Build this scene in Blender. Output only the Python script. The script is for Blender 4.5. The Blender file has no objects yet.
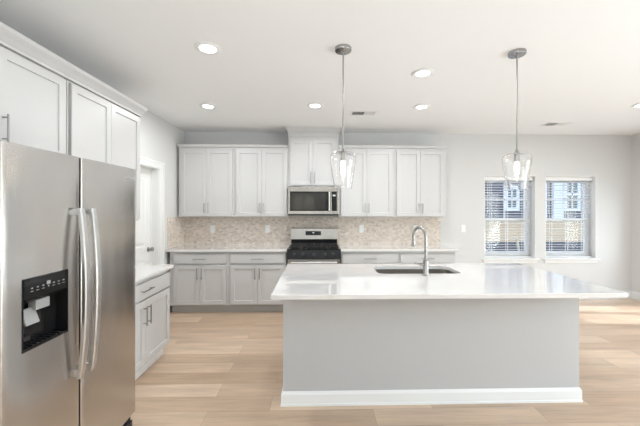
import bpy, bmesh, math, random
from mathutils import Vector, Matrix
random.seed(7)
S = bpy.context.scene
C = S.collection

# ------------------------------------------------------------------ camera
F_PX, CX, CY = 309.74, 325.04, 208.71
cam_d = bpy.data.cameras.new('camera')
cam_d.sensor_fit = 'HORIZONTAL'; cam_d.sensor_width = 36.0
cam_d.lens = F_PX * 36.0 / 640.0
cam_d.shift_x = (320 - CX) / 640.0
cam_d.shift_y = (CY - 213) / 640.0
cam_d.clip_start = 0.02; cam_d.clip_end = 200
cam = bpy.data.objects.new('camera', cam_d); C.objects.link(cam)
cam.matrix_world = (Matrix.Translation((0, 0, 1.4973)) @ Matrix.Rotation(-0.0255, 4, 'Z')
                    @ Matrix.Rotation(math.pi / 2, 4, 'X') @ Matrix.Rotation(0.0015, 4, 'Z'))
S.camera = cam

# ------------------------------------------------------------------ exposure, sky, sun, daylight through the openings
S.view_settings.view_transform = 'Standard'
S.view_settings.look = 'None'
S.view_settings.gamma = 1.0
S.view_settings.exposure = 0.27
S.view_settings.use_curve_mapping = False

W = bpy.data.worlds.new('sky'); S.world = W; W.use_nodes = True
wn = W.node_tree; bg = wn.nodes['Background']
sky = wn.nodes.new('ShaderNodeTexSky'); sky.sky_type = 'NISHITA'
sky.sun_disc = False; sky.sun_elevation = math.radians(50); sky.sun_rotation = math.radians(90)
wn.links.new(sky.outputs[0], bg.inputs[0]); bg.inputs[1].default_value = 0.6

sun_d = bpy.data.lights.new('sun', 'SUN'); sun_d.energy = 2.6; sun_d.angle = math.radians(0.6)
sun_d.color = (0.97, 0.98, 1.0)
sun = bpy.data.objects.new('sun', sun_d); C.objects.link(sun)
sun.rotation_euler = Vector((-0.66, 0.05, -0.75)).to_track_quat('-Z', 'Y').to_euler()

def area(name, loc, direction, sx, sy, watts, col=(1, 1, 1)):
    d = bpy.data.lights.new(name, 'AREA'); d.shape = 'RECTANGLE'; d.size = sx; d.size_y = sy
    d.energy = watts; d.color = col
    o = bpy.data.objects.new(name, d); C.objects.link(o); o.location = loc
    o.rotation_euler = Vector(direction).to_track_quat('-Z', 'Z').to_euler()
    return o
W1, W2 = (2.765, 3.632), (3.80, 4.66)
DAY = (0.93, 0.97, 1.0)
PW = dict(rear=1, patio=88, ground=95, flash=74, flash2=54, side=32)
area('daylight_rear', (-0.6, -4.45, 1.55), (0, 1, 0), 0.9, 1.1, PW['rear']*.55, DAY)
area('daylight_rear', (3.4, -4.45, 1.55), (0, 1, 0), 0.9, 1.1, PW['rear']*.45, DAY)
area('daylight_patio', (5.42, 0.3, 1.05), (-1, 0, 0), 2.6, 2.0, PW['patio'], DAY)
# added fill lamp outside the glazed doors, tilted up to brighten the ceiling
area('ground_bounce', (5.6, 0.3, 0.25), (-1, 0, 0.75), 2.4, 0.9, PW['ground'], (0.96, 0.98, 1.0))
area('daylight_side_door', (5.42, 4.22, 1.05), (-1, 0, 0), 0.8, 1.9, PW['side'], DAY)
# two added fill lamps behind the camera, aimed up to brighten the ceiling
area('bounce_flash', (-0.2, -1.6, 1.1), (0, 0, 1), 2.2, 1.6, PW['flash'], (0.79, 0.915, 1.0))
area('bounce_flash', (3.6, -0.6, 1.1), (0, 0, 1), 2.2, 2.2, PW['flash2'], (0.79, 0.915, 1.0))

# ------------------------------------------------------------------ materials
def mat(name, col, rough=0.5, metal=0.0, spec=0.5, **kw):
    m = bpy.data.materials.new(name); m.use_nodes = True
    b = m.node_tree.nodes['Principled BSDF']
    b.inputs['Base Color'].default_value = (*col, 1); b.inputs['Roughness'].default_value = rough
    b.inputs['Metallic'].default_value = metal; b.inputs['Specular IOR Level'].default_value = spec
    for k, v in kw.items(): b.inputs[k.replace('_', ' ')].default_value = v
    return m
def nodes(m): return m.node_tree.nodes, m.node_tree.links, m.node_tree.nodes['Principled BSDF']
def noise_tint(m, scale, amount, stretch=(1, 1, 1), bump=0.0, rough_amt=0.0):
    n, l, b = nodes(m)
    tc = n.new('ShaderNodeTexCoord'); mp = n.new('ShaderNodeMapping'); nz = n.new('ShaderNodeTexNoise')
    mp.inputs['Scale'].default_value = stretch; nz.inputs['Scale'].default_value = scale; nz.inputs['Detail'].default_value = 4
    l.new(tc.outputs['Object'], mp.inputs[0]); l.new(mp.outputs[0], nz.inputs[0])
    if amount:
        base = b.inputs['Base Color'].default_value[:]
        mx = n.new('ShaderNodeMix'); mx.data_type = 'RGBA'
        mx.inputs[6].default_value = tuple(c * (1 - amount) for c in base[:3]) + (1,)
        mx.inputs[7].default_value = tuple(min(1, c * (1 + amount)) for c in base[:3]) + (1,)
        l.new(nz.outputs[0], mx.inputs[0]); l.new(mx.outputs[2], b.inputs['Base Color'])
    if rough_amt:
        r0 = b.inputs['Roughness'].default_value
        mr = n.new('ShaderNodeMapRange'); mr.inputs[3].default_value = r0 - rough_amt; mr.inputs[4].default_value = r0 + rough_amt
        l.new(nz.outputs[0], mr.inputs[0]); l.new(mr.outputs[0], b.inputs['Roughness'])
    if bump:
        bp = n.new('ShaderNodeBump'); bp.inputs['Strength'].default_value = bump; bp.inputs['Distance'].default_value = 0.002
        l.new(nz.outputs[0], bp.inputs['Height']); l.new(bp.outputs[0], b.inputs['Normal'])
    return m

M = {}
M['wall'] = noise_tint(mat('wall_paint', (0.70, 0.695, 0.685), 0.75, spec=0.25), 220, 0.01, bump=0.05)
M['ceiling'] = noise_tint(mat('ceiling_paint', (0.90, 0.90, 0.895), 0.9, spec=0.1), 160, 0.01, bump=0.08)
M['trim'] = noise_tint(mat('white_trim_paint', (0.84, 0.84, 0.83), 0.35), 60, 0.01)
M['cabinet'] = noise_tint(mat('cabinet_paint', (0.59, 0.582, 0.575), 0.38), 40, 0.012)
M['cab_in'] = noise_tint(mat('cabinet_carcass', (0.585, 0.577, 0.572), 0.5), 40, 0.012)
M['island_paint'] = noise_tint(mat('island_panel_paint', (0.52, 0.517, 0.517), 0.35), 40, 0.012)
M['toe'] = noise_tint(mat('toe_kick_paint', (0.52, 0.515, 0.505), 0.5), 40, 0.012)
M['nickel'] = noise_tint(mat('brushed_nickel', (0.36, 0.35, 0.335), 0.3, 1.0), 300, 0.03, (1, 1, 8))
M['chrome'] = noise_tint(mat('polished_nickel', (0.40, 0.39, 0.38), 0.2, 1.0), 200, 0.02)
M['black'] = noise_tint(mat('black_enamel', (0.012, 0.012, 0.013), 0.12, spec=0.3), 80, 0.1)
M['iron'] = noise_tint(mat('cast_iron', (0.018, 0.017, 0.016), 0.55), 300, 0.2, bump=0.2)
M['black_plastic'] = noise_tint(mat('black_plastic', (0.02, 0.02, 0.021), 0.4), 200, 0.1)
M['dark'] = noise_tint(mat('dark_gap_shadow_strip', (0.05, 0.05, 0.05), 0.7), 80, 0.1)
M['grey_plastic'] = noise_tint(mat('grey_plastic', (0.33, 0.335, 0.34), 0.35), 100, 0.03)
M['white_plastic'] = noise_tint(mat('white_plastic', (0.86, 0.86, 0.85), 0.35), 100, 0.01)
M['dark_glass'] = noise_tint(mat('dark_oven_glass', (0.035, 0.033, 0.031), 0.08, spec=0.3), 30, 0.1)
M['blind'] = noise_tint(mat('blind_slat_white', (0.9, 0.9, 0.9), 0.4), 50, 0.01)
M['vinyl'] = noise_tint(mat('window_vinyl', (0.91, 0.91, 0.91), 0.35), 50, 0.01)

def stainless(name, base, rough, fine=0.12):
    m = mat(name, base, rough, 1.0); n, l, b = nodes(m)
    tc = n.new('ShaderNodeTexCoord'); mp = n.new('ShaderNodeMapping'); nz = n.new('ShaderNodeTexNoise')
    mp.inputs['Scale'].default_value = (2.0, 2.0, 420.0); nz.inputs['Scale'].default_value = 1.0; nz.inputs['Detail'].default_value = 3
    l.new(tc.outputs['Object'], mp.inputs[0]); l.new(mp.outputs[0], nz.inputs[0])
    bp = n.new('ShaderNodeBump'); bp.inputs['Strength'].default_value = fine; bp.inputs['Distance'].default_value = 0.0006
    l.new(nz.outputs[0], bp.inputs['Height'])
    # broad gentle panel waviness
    mp2 = n.new('ShaderNodeMapping'); nz2 = n.new('ShaderNodeTexNoise'); mp2.inputs['Scale'].default_value = (3.2, 3.2, 0.55)
    nz2.inputs['Scale'].default_value = 1.6; nz2.inputs['Detail'].default_value = 1
    l.new(tc.outputs['Object'], mp2.inputs[0]); l.new(mp2.outputs[0], nz2.inputs[0])
    bp2 = n.new('ShaderNodeBump'); bp2.inputs['Strength'].default_value = 0.35; bp2.inputs['Distance'].default_value = 0.02
    l.new(nz2.outputs[0], bp2.inputs['Height']); l.new(bp.outputs[0], bp2.inputs['Normal'])
    l.new(bp2.outputs[0], b.inputs['Normal'])
    return m
M['steel'] = stainless('brushed_stainless', (0.60, 0.58, 0.56), 0.24)
M['steel_small'] = stainless('appliance_stainless', (0.40, 0.375, 0.345), 0.24, 0.02)
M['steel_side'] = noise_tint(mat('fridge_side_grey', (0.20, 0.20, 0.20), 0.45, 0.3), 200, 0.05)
M['steel_sink'] = stainless('sink_stainless', (0.34, 0.31, 0.285), 0.3)
M['steel_bright'] = stainless('handle_stainless', (0.66, 0.66, 0.66), 0.34)

def quartz():
    m = mat('white_quartz', (0.7, 0.68, 0.67), 0.03, spec=0.6, Coat_Weight=1.0, Coat_Roughness=0.02, Coat_IOR=1.6); n, l, b = nodes(m)
    tc = n.new('ShaderNodeTexCoord'); nz = n.new('ShaderNodeTexNoise'); nz.inputs['Scale'].default_value = 260; nz.inputs['Detail'].default_value = 2
    nz2 = n.new('ShaderNodeTexNoise'); nz2.inputs['Scale'].default_value = 3; nz2.inputs['Detail'].default_value = 6
    l.new(tc.outputs['Object'], nz.inputs[0]); l.new(tc.outputs['Object'], nz2.inputs[0])
    ad = n.new('ShaderNodeMath'); ad.operation = 'ADD'; l.new(nz.outputs[0], ad.inputs[0]); l.new(nz2.outputs[0], ad.inputs[1])
    cr = n.new('ShaderNodeValToRGB'); cr.color_ramp.elements[0].position = 0.35; cr.color_ramp.elements[1].position = 0.62
    cr.color_ramp.elements[0].color = (0.75, 0.735, 0.725, 1); cr.color_ramp.elements[1].color = (0.81, 0.795, 0.785, 1)
    hf = n.new('ShaderNodeMath'); hf.operation = 'MULTIPLY'; hf.inputs[1].default_value = 0.5
    l.new(ad.outputs[0], hf.inputs[0]); l.new(hf.outputs[0], cr.inputs[0]); l.new(cr.outputs[0], b.inputs['Base Color'])
    return m
M['quartz'] = quartz()

def wood_floor():
    m = mat('light_oak_plank', (0.42, 0.30, 0.2), 0.36, spec=0.65); n, l, b = nodes(m)
    tc = n.new('ShaderNodeTexCoord')
    mp = n.new('ShaderNodeMapping'); mp.inputs['Location'].default_value = (0.35, 0.06, 0)
    br = n.new('ShaderNodeTexBrick'); br.offset = 0.37; br.offset_frequency = 2; br.squash = 1
    br.inputs['Scale'].default_value = 1; br.inputs['Brick Width'].default_value = 1.22; br.inputs['Row Height'].default_value = 0.182
    br.inputs['Mortar Size'].default_value = 0.0013; br.inputs['Mortar Smooth'].default_value = 0.2; br.inputs['Bias'].default_value = 0.0
    br.inputs['Color1'].default_value = (0, 0, 0, 1); br.inputs['Color2'].default_value = (1, 1, 1, 1); br.inputs['Mortar'].default_value = (0.5, 0.5, 0.5, 1)
    l.new(tc.outputs['Object'], mp.inputs[0]); l.new(mp.outputs[0], br.inputs[0])
    cr = n.new('ShaderNodeValToRGB'); e = cr.color_ramp.elements
    e[0].position = 0.0; e[0].color = (0.49, 0.345, 0.235, 1); e[1].position = 1.0; e[1].color = (0.66, 0.50, 0.365, 1)
    l.new(br.outputs['Color'], cr.inputs[0])
    # grain: noise shifted per plank and stretched along the plank
    sep = n.new('ShaderNodeVectorMath'); sep.operation = 'MULTIPLY_ADD'
    l.new(br.outputs['Color'], sep.inputs[0]); sep.inputs[1].default_value = (7, 13, 5); l.new(tc.outputs['Object'], sep.inputs[2])
    g = n.new('ShaderNodeMapping'); g.inputs['Scale'].default_value = (1.6, 26, 1); l.new(sep.outputs[0], g.inputs[0])
    nz = n.new('ShaderNodeTexNoise'); nz.inputs['Scale'].default_value = 1.6; nz.inputs['Detail'].default_value = 7; nz.inputs['Roughness'].default_value = 0.6; nz.inputs['Distortion'].default_value = 0.5
    l.new(g.outputs[0], nz.inputs[0])
    g2 = n.new('ShaderNodeMapping'); g2.inputs['Scale'].default_value = (1.0, 5.5, 1); l.new(sep.outputs[0], g2.inputs[0])
    nz2 = n.new('ShaderNodeTexNoise'); nz2.inputs['Scale'].default_value = 1.3; nz2.inputs['Detail'].default_value = 3; l.new(g2.outputs[0], nz2.inputs[0])
    ad = n.new('ShaderNodeMath'); ad.operation = 'ADD'; l.new(nz.outputs[0], ad.inputs[0]); l.new(nz2.outputs[0], ad.inputs[1])
    mr = n.new('ShaderNodeMapRange'); mr.inputs[1].default_value = 0.6; mr.inputs[2].default_value = 1.4; mr.inputs[3].default_value = 0.74; mr.inputs[4].default_value = 1.22
    l.new(ad.outputs[0], mr.inputs[0])
    mx = n.new('ShaderNodeMix'); mx.data_type = 'RGBA'; mx.blend_type = 'MULTIPLY'; mx.inputs[0].default_value = 1
    l.new(cr.outputs[0], mx.inputs[6]); l.new(mr.outputs[0], mx.inputs[7])
    mo = n.new('ShaderNodeMix'); mo.data_type = 'RGBA'; mo.inputs[7].default_value = (0.18, 0.12, 0.08, 1)
    fm = n.new('ShaderNodeMath'); fm.operation = 'MULTIPLY'; fm.inputs[1].default_value = 0.6
    l.new(br.outputs['Fac'], fm.inputs[0]); l.new(fm.outputs[0], mo.inputs[0]); l.new(mx.outputs[2], mo.inputs[6]); l.new(mo.outputs[2], b.inputs['Base Color'])
    rr = n.new('ShaderNodeMapRange'); rr.inputs[3].default_value = 0.24; rr.inputs[4].default_value = 0.38
    l.new(nz.outputs[0], rr.inputs[0]); l.new(rr.outputs[0], b.inputs['Roughness'])
    bp = n.new('ShaderNodeBump'); bp.inputs['Strength'].default_value = 0.12; bp.inputs['Distance'].default_value = 0.001
    l.new(nz.outputs[0], bp.inputs['Height']); l.new(bp.outputs[0], b.inputs['Normal'])
    return m
M['floor'] = wood_floor()

def mosaic():
    m = mat('beige_marble_mosaic', (0.6, 0.53, 0.46), 0.3); n, l, b = nodes(m)
    tc = n.new('ShaderNodeTexCoord'); mp = n.new('ShaderNodeMapping')
    mp.inputs['Rotation'].default_value = (0, math.radians(35), 0); mp.inputs['Scale'].default_value = (1, 1, 1.9)
    l.new(tc.outputs['Object'], mp.inputs[0])
    vo = n.new('ShaderNodeTexVoronoi'); vo.inputs['Scale'].default_value = 24; vo.inputs['Randomness'].default_value = 0.75
    l.new(mp.outputs[0], vo.inputs['Vector'])
    sx = n.new('ShaderNodeSeparateColor'); l.new(vo.outputs['Color'], sx.inputs[0])
    cr = n.new('ShaderNodeValToRGB'); e = cr.color_ramp.elements
    e[0].position = 0; e[0].color = (0.50, 0.43, 0.37, 1); e[1].position = 1; e[1].color = (0.77, 0.69, 0.615, 1)
    k = e.new(0.2); k.color = (0.64, 0.55, 0.475, 1); k = e.new(0.6); k.color = (0.70, 0.61, 0.53, 1)
    l.new(sx.outputs[0], cr.inputs[0])
    ve = n.new('ShaderNodeTexVoronoi'); ve.feature = 'DISTANCE_TO_EDGE'; ve.inputs['Scale'].default_value = 24; ve.inputs['Randomness'].default_value = 0.75
    l.new(mp.outputs[0], ve.inputs['Vector'])
    lt = n.new('ShaderNodeMath'); lt.operation = 'LESS_THAN'; lt.inputs[1].default_value = 0.04; l.new(ve.outputs[0], lt.inputs[0])
    nz = n.new('ShaderNodeTexNoise'); nz.inputs['Scale'].default_value = 18; nz.inputs['Detail'].default_value = 6; l.new(tc.outputs['Object'], nz.inputs[0])
    mr = n.new('ShaderNodeMapRange'); mr.inputs[1].default_value = 0.3; mr.inputs[2].default_value = 0.7; mr.inputs[3].default_value = 0.85; mr.inputs[4].default_value = 1.15
    l.new(nz.outputs[0], mr.inputs[0])
    mu = n.new('ShaderNodeMix'); mu.data_type = 'RGBA'; mu.blend_type = 'MULTIPLY'; mu.inputs[0].default_value = 1
    l.new(cr.outputs[0], mu.inputs[6]); l.new(mr.outputs[0], mu.inputs[7])
    mx = n.new('ShaderNodeMix'); mx.data_type = 'RGBA'; mx.inputs[7].default_value = (0.74, 0.67, 0.60, 1)
    l.new(lt.outputs[0], mx.inputs[0]); l.new(mu.outputs[2], mx.inputs[6]); l.new(mx.outputs[2], b.inputs['Base Color'])
    bp = n.new('ShaderNodeBump'); bp.inputs['Strength'].default_value = 0.3; bp.inputs['Distance'].default_value = 0.002; bp.invert = True
    l.new(lt.outputs[0], bp.inputs['Height']); l.new(bp.outputs[0], b.inputs['Normal'])
    return m
M['mosaic'] = mosaic()

def pane_glass():
    m = bpy.data.materials.new('window_pane_glass'); m.use_nodes = True; n = m.node_tree.nodes; l = m.node_tree.links
    n.remove(n['Principled BSDF'])
    tr = n.new('ShaderNodeBsdfTransparent'); tr.inputs[0].default_value = (0.96, 0.98, 0.98, 1)
    gl = n.new('ShaderNodeBsdfGlossy'); gl.inputs['Roughness'].default_value = 0.01
    lw = n.new('ShaderNodeLayerWeight'); pw = n.new('ShaderNodeMath'); pw.operation = 'POWER'; pw.inputs[1].default_value = 5.0
    fr = n.new('ShaderNodeMapRange'); fr.inputs[3].default_value = 0.02; fr.inputs[4].default_value = 0.9; mx = n.new('ShaderNodeMixShader')
    l.new(lw.outputs['Facing'], pw.inputs[0]); l.new(pw.outputs[0], fr.inputs[0]); l.new(fr.outputs[0], mx.inputs[0]); l.new(tr.outputs[0], mx.inputs[1]); l.new(gl.outputs[0], mx.inputs[2])
    l.new(mx.outputs[0], n['Material Output'].inputs[0])
    return m
M['pane'] = pane_glass()
M['shade_glass'] = mat('clear_blown_glass', (1, 1, 1), 0.0, spec=0.5, Transmission_Weight=1.0, IOR=1.45)
def emit(name, col, strength):
    m = mat(name, col, 0.5); b = m.node_tree.nodes['Principled BSDF']
    b.inputs['Emission Color'].default_value = (*col, 1); b.inputs['Emission Strength'].default_value = strength
    return m
M['lens'] = emit('lamp_lens', (1.0, 0.98, 0.95), 6.0)
M['filament'] = emit('lamp_bulb_glow', (1.0, 0.88, 0.70), 9.0)
M['screen'] = emit('lit_display', (0.45, 0.5, 0.5), 0.3)

def siding():
    m = mat('blue_grey_lap_siding', (0.10, 0.10, 0.135), 0.6); n, l, b = nodes(m)
    tc = n.new('ShaderNodeTexCoord'); sp = n.new('ShaderNodeSeparateXYZ'); l.new(tc.outputs['Object'], sp.inputs[0])
    mo = n.new('ShaderNodeMath'); mo.operation = 'MODULO'; mo.inputs[1].default_value = 0.16; l.new(sp.outputs[2], mo.inputs[0])
    bp = n.new('ShaderNodeBump'); bp.inputs['Strength'].default_value = 1; bp.inputs['Distance'].default_value = 0.2
    l.new(mo.outputs[0], bp.inputs['Height']); l.new(bp.outputs[0], b.inputs['Normal'])
    return m
M['siding'] = siding()
M['house_white'] = noise_tint(mat('house_white_trim', (0.8, 0.8, 0.82), 0.5), 20, 0.02)
M['house_glass'] = noise_tint(mat('house_window_glass', (0.10, 0.13, 0.13), 0.08), 3, 0.4)
M['straw'] = noise_tint(mat('straw_covered_bank', (0.36, 0.27, 0.165), 0.9), 14, 0.3, (1, 6, 6), bump=0.6)
M['gravel'] = noise_tint(mat('grey_yard_gravel', (0.045, 0.044, 0.047), 0.95), 30, 0.35, bump=0.5)
M['shingle'] = noise_tint(mat('roof_shingle', (0.12, 0.11, 0.11), 0.9), 20, 0.3)
M['stake'] = noise_tint(mat('raw_pine_stake', (0.70, 0.58, 0.42), 0.8), 30, 0.15, (1, 1, 0.2))
M['plinth'] = noise_tint(mat('house_plinth_concrete', (0.10, 0.10, 0.11), 0.9), 20, 0.2)

# ------------------------------------------------------------------ helpers
def obj(name, bm, material, parent=None, smooth=False, bevel=0.0, seg=2):
    bmesh.ops.recalc_face_normals(bm, faces=bm.faces)
    if smooth:
        for f in bm.faces: f.smooth = True
    me = bpy.data.meshes.new(name); bm.to_mesh(me); bm.free()
    o = bpy.data.objects.new(name, me); C.objects.link(o)
    for mm in (material if isinstance(material, (list, tuple)) else [material]): me.materials.append(mm)
    if parent: o.parent = parent
    if bevel:
        b = o.modifiers.new('bevel', 'BEVEL'); b.width = bevel; b.segments = seg; b.limit_method = 'ANGLE'; b.angle_limit = math.radians(40)
        b.harden_normals = False
    if smooth:
        try:
            me.set_sharp_from_angle(angle=math.radians(38))
        except Exception: pass
    return o
def thing(name, label, cat, loc=(0, 0, 0), rotz=0.0, group=None):
    o = bpy.data.objects.new(name, None); C.objects.link(o); o.empty_display_size = 0.1
    o.location = loc; o.rotation_euler = (0, 0, rotz); tag(o, label, cat, group); return o
def tag(o, label, cat, group=None):
    o['label'] = label; o['category'] = cat
    if group: o['group'] = group
    return o
def struct(name, bm, material, parent=None, label=None, **kw):
    o = obj(name, bm, material, parent, **kw)
    if not parent: o['kind'] = 'structure'
    if label: o['label'] = label
    return o
def new(): return bmesh.new()
def box(bm, x0, x1, y0, y1, z0, z1):
    v = [bm.verts.new(p) for p in ((x0,y0,z0),(x1,y0,z0),(x1,y1,z0),(x0,y1,z0),(x0,y0,z1),(x1,y0,z1),(x1,y1,z1),(x0,y1,z1))]
    for q in ((0,3,2,1),(4,5,6,7),(0,1,5,4),(1,2,6,5),(2,3,7,6),(3,0,4,7)): bm.faces.new([v[i] for i in q])
    return v
def bx(*a):
    bm = new(); box(bm, *a); return bm
def ring_pts(center, u, v, r, n): return [center + u * (r * math.cos(2 * math.pi * i / n)) + v * (r * math.sin(2 * math.pi * i / n)) for i in range(n)]
def tube(bm, pts, rad, n=12, cap=True):
    pts = [Vector(p) for p in pts]; rads = rad if isinstance(rad, (list, tuple)) else [rad] * len(pts)
    rings = []; up = None
    for i, p in enumerate(pts):
        t = (pts[min(i + 1, len(pts) - 1)] - pts[max(i - 1, 0)]).normalized()
        if up is None:
            up = Vector((0, 0, 1)) if abs(t.z) < 0.9 else Vector((1, 0, 0))
        u = (up - t * up.dot(t)).normalized(); up = u; v = t.cross(u)
        rings.append([bm.verts.new(q) for q in ring_pts(p, u, v, rads[i], n)])
    for a, b in zip(rings, rings[1:]):
        for i in range(n): bm.faces.new((a[i], a[(i + 1) % n], b[(i + 1) % n], b[i]))
    if cap:
        bm.faces.new(rings[0][::-1]); bm.faces.new(rings[-1])
def lathe(bm, prof, center=(0, 0), n=32, axis='Z', closed=False, at=0.0):
    """prof: list of (r, h) around Z (or around Y when axis='Y')."""
    rings = []
    for r, h in prof:
        ring = []
        if r < 1e-6:
            p = (center[0], center[1], h) if axis == 'Z' else (center[0], h, center[1])
            ring = [bm.verts.new(p)]
        else:
            for i in range(n):
                a = 2 * math.pi * i / n; x = r * math.cos(a); y = r * math.sin(a)
                ring.append(bm.verts.new((center[0] + x, center[1] + y, h) if axis == 'Z' else (center[0] + x, h, center[1] + y)))
        rings.append(ring)
    pairs = list(zip(rings, rings[1:])) + ([(rings[-1], rings[0])] if closed else [])
    for a, b in pairs:
        for i in range(n):
            j = (i + 1) % n
            if len(a) == 1 and len(b) == 1: continue
            if len(a) == 1: bm.faces.new((a[0], b[j], b[i]))
            elif len(b) == 1: bm.faces.new((a[i], a[j], b[0]))
            else: bm.faces.new((a[i], a[j], b[j], b[i]))
def loft_rects(bm, levels):
    """levels: (x0,x1,y0,y1,z) rectangles stacked into one closed solid (mouldings with mitred corners)."""
    rs = []
    for x0, x1, y0, y1, z in levels: rs.append([bm.verts.new(p) for p in ((x0,y0,z),(x1,y0,z),(x1,y1,z),(x0,y1,z))])
    for a, b in zip(rs, rs[1:]):
        for i in range(4): bm.faces.new((a[i], a[(i+1)%4], b[(i+1)%4], b[i]))
    bm.faces.new(rs[0][::-1]); bm.faces.new(rs[-1])
def prism(bm, pts, x0, x1):
    """polygon pts (y,z) extruded along X."""
    a = [bm.verts.new((x0, y, z)) for y, z in pts]; b = [bm.verts.new((x1, y, z)) for y, z in pts]
    n = len(pts)
    for i in range(n): bm.faces.new((a[i], a[(i+1)%n], b[(i+1)%n], b[i]))
    bm.faces.new(a[::-1]); bm.faces.new(b)
def rrect(x0, x1, y0, y1, r, n=6):
    out = []
    for cx, cy, a0 in ((x1-r, y1-r, 0), (x0+r, y1-r, 90), (x0+r, y0+r, 180), (x1-r, y0+r, 270)):
        for i in range(n + 1):
            a = math.radians(a0 + 90 * i / n); out.append((cx + r * math.cos(a), cy + r * math.sin(a)))
    return out
def plate_with_hole(bm, outer, inner, z0, z1):
    lo = []
    for z in (z0, z1):
        vo = [bm.verts.new((x, y, z)) for x, y in outer]; vi = [bm.verts.new((x, y, z)) for x, y in inner]
        ed = []
        for vs in (vo, vi):
            for i in range(len(vs)): ed.append(bm.edges.new((vs[i], vs[(i+1) % len(vs)])))
        bmesh.ops.triangle_fill(bm, use_beauty=True, use_dissolve=False, edges=ed)
        lo.append((vo, vi))
    for k in (0, 1):
        a, b = lo[0][k], lo[1][k]
        for i in range(len(a)): bm.faces.new((a[i], a[(i+1)%len(a)], b[(i+1)%len(a)], b[i]))
def shaker(bm, x0, x1, z0, z1, y_front, t=0.019, rail=0.057, rec=0.011):
    """door slab with a recessed flat centre panel, front facing -Y."""
    yb = y_front + t
    o = [(x0,z0),(x1,z0),(x1,z1),(x0,z1)]; i1 = [(x0+rail,z0+rail),(x1-rail,z0+rail),(x1-rail,z1-rail),(x0+rail,z1-rail)]
    s = 0.002; i2 = [(x0+rail+s,z0+rail+s),(x1-rail-s,z0+rail+s),(x1-rail-s,z1-rail-s),(x0+rail+s,z1-rail-s)]
    A = [bm.verts.new((x,yb,z)) for x,z in o]; B = [bm.verts.new((x,y_front,z)) for x,z in o]
    I = [bm.verts.new((x,y_front,z)) for x,z in i1]; J = [bm.verts.new((x,y_front+rec,z)) for x,z in i2]
    for k in range(4):
        q = (k+1)%4
        bm.faces.new((A[k],A[q],B[q],B[k])); bm.faces.new((B[k],B[q],I[q],I[k])); bm.faces.new((I[k],I[q],J[q],J[k]))
    bm.faces.new(J); bm.faces.new(A[::-1])
def pull(bm, x, z, y_front, length, vertical, r=0.0055, stand=0.032):
    h = length / 2; p = h - 0.018
    if vertical:
        tube(bm, [(x, y_front-stand, z-h), (x, y_front-stand, z+h)], r, 10)
        for s in (-p, p): tube(bm, [(x, y_front-stand, z+s), (x, y_front, z+s)], r*0.85, 8)
    else:
        tube(bm, [(x-h, y_front-stand, z), (x+h, y_front-stand, z)], r, 10)
        for s in (-p, p): tube(bm, [(x+s, y_front-stand, z), (x+s, y_front, z)], r*0.85, 8)

def cabinet(name, label, cat, loc, rotz, x0, x1, z0, z1, depth, doors=(), drawers=(), toe=0.0, crown=None, group=None, mat_key='cabinet', toe_front=0.075, toe_mat='toe'):
    """front face frame at local y=0, box behind it; doors sit just in front. doors: (x0,x1,z0,z1,pull_x,pull_z,pull_len or None)."""
    t = thing(name, label, cat, loc, rotz, group)
    bm = new(); box(bm, x0, x1, 0, depth, z0 + toe, z1)
    obj('cabinet_box', bm, M[mat_key], t, bevel=0.0015, seg=1)
    if toe:
        obj('toe_kick', bx(x0, x1, toe_front, depth, z0, z0 + toe), M[toe_mat], t)
    yf = -0.0225
    for d in doors:
        bm = new(); shaker(bm, d[0], d[1], d[2], d[3], yf); o = obj('door', bm, M[mat_key], t, bevel=0.0012, seg=1)
        if d[4] is not None:
            bm = new(); pull(bm, d[4], d[5], yf, d[6], True); obj('handle', bm, M['nickel'], o, smooth=True)
    for d in drawers:
        bm = new(); box(bm, d[0], d[1], yf, yf + 0.019, d[2], d[3]); o = obj('drawer', bm, M[mat_key], t, bevel=0.003)
        bm = new(); pull(bm, d[4], d[5], yf, d[6], False); obj('handle', bm, M['nickel'], o, smooth=True)
    if crown:
        bm = new(); loft_rects(bm, crown); obj('crown_moulding', bm, M[mat_key], t)
    return t

# ------------------------------------------------------------------ room shell
XL, XR, YB, YR, H = -2.14, 5.27, 5.06, -4.3, 2.737
struct('floor', bx(XL-0.15, XR+0.15, YR-0.15, YB+0.18, -0.12, 0), M['floor'])
struct('ceiling', bx(XL-0.15, XR+0.15, YR-0.15, YB+0.18, H, H+0.12), M['ceiling'])
def wall_with_holes(axis, a0, a1, t0, t1, holes, h=H):
    """vertical wall along `axis`; holes (a,b,z0,z1) sorted along it; one mesh."""
    bm = new()
    def b(a, c, z0, z1):
        if c - a < 1e-4 or z1 - z0 < 1e-4: return
        if axis == 'X': box(bm, a, c, t0, t1, z0, z1)
        else: box(bm, t0, t1, a, c, z0, z1)
    cur = a0
    for ha, hb, z0, z1 in holes:
        b(cur, ha, 0, h); b(ha, hb, 0, z0); b(ha, hb, z1, h); cur = hb
    b(cur, a1, 0, h)
    return bm
WZ0, WZ1 = 0.675, 2.045
struct('wall_back', wall_with_holes('X', XL-0.15, XR+0.15, YB, YB+0.18, [(*W1, WZ0, WZ1), (*W2, WZ0, WZ1)]), M['wall'])
DL0, DL1, DLZ = 3.487, 4.25, 2.04
struct('wall_left', wall_with_holes('Y', YR, YB, XL-0.15, XL, [(DL0, DL1, 0, DLZ)]), M['wall'])
PD = (-1.0, 1.6, 0.0, 2.05); SD = (3.78, 4.66, 0.0, 2.05)
struct('wall_right', wall_with_holes('Y', YR, YB, XR, XR+0.15, [PD, SD]), M['wall'])
RW = [(-1.1, -0.1, 0.9, 2.1), (2.9, 3.9, 0.9, 2.1)]
struct('wall_rear', wall_with_holes('X', XL-0.15, XR+0.15, YR-0.15, YR, RW), M['wall'])

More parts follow.
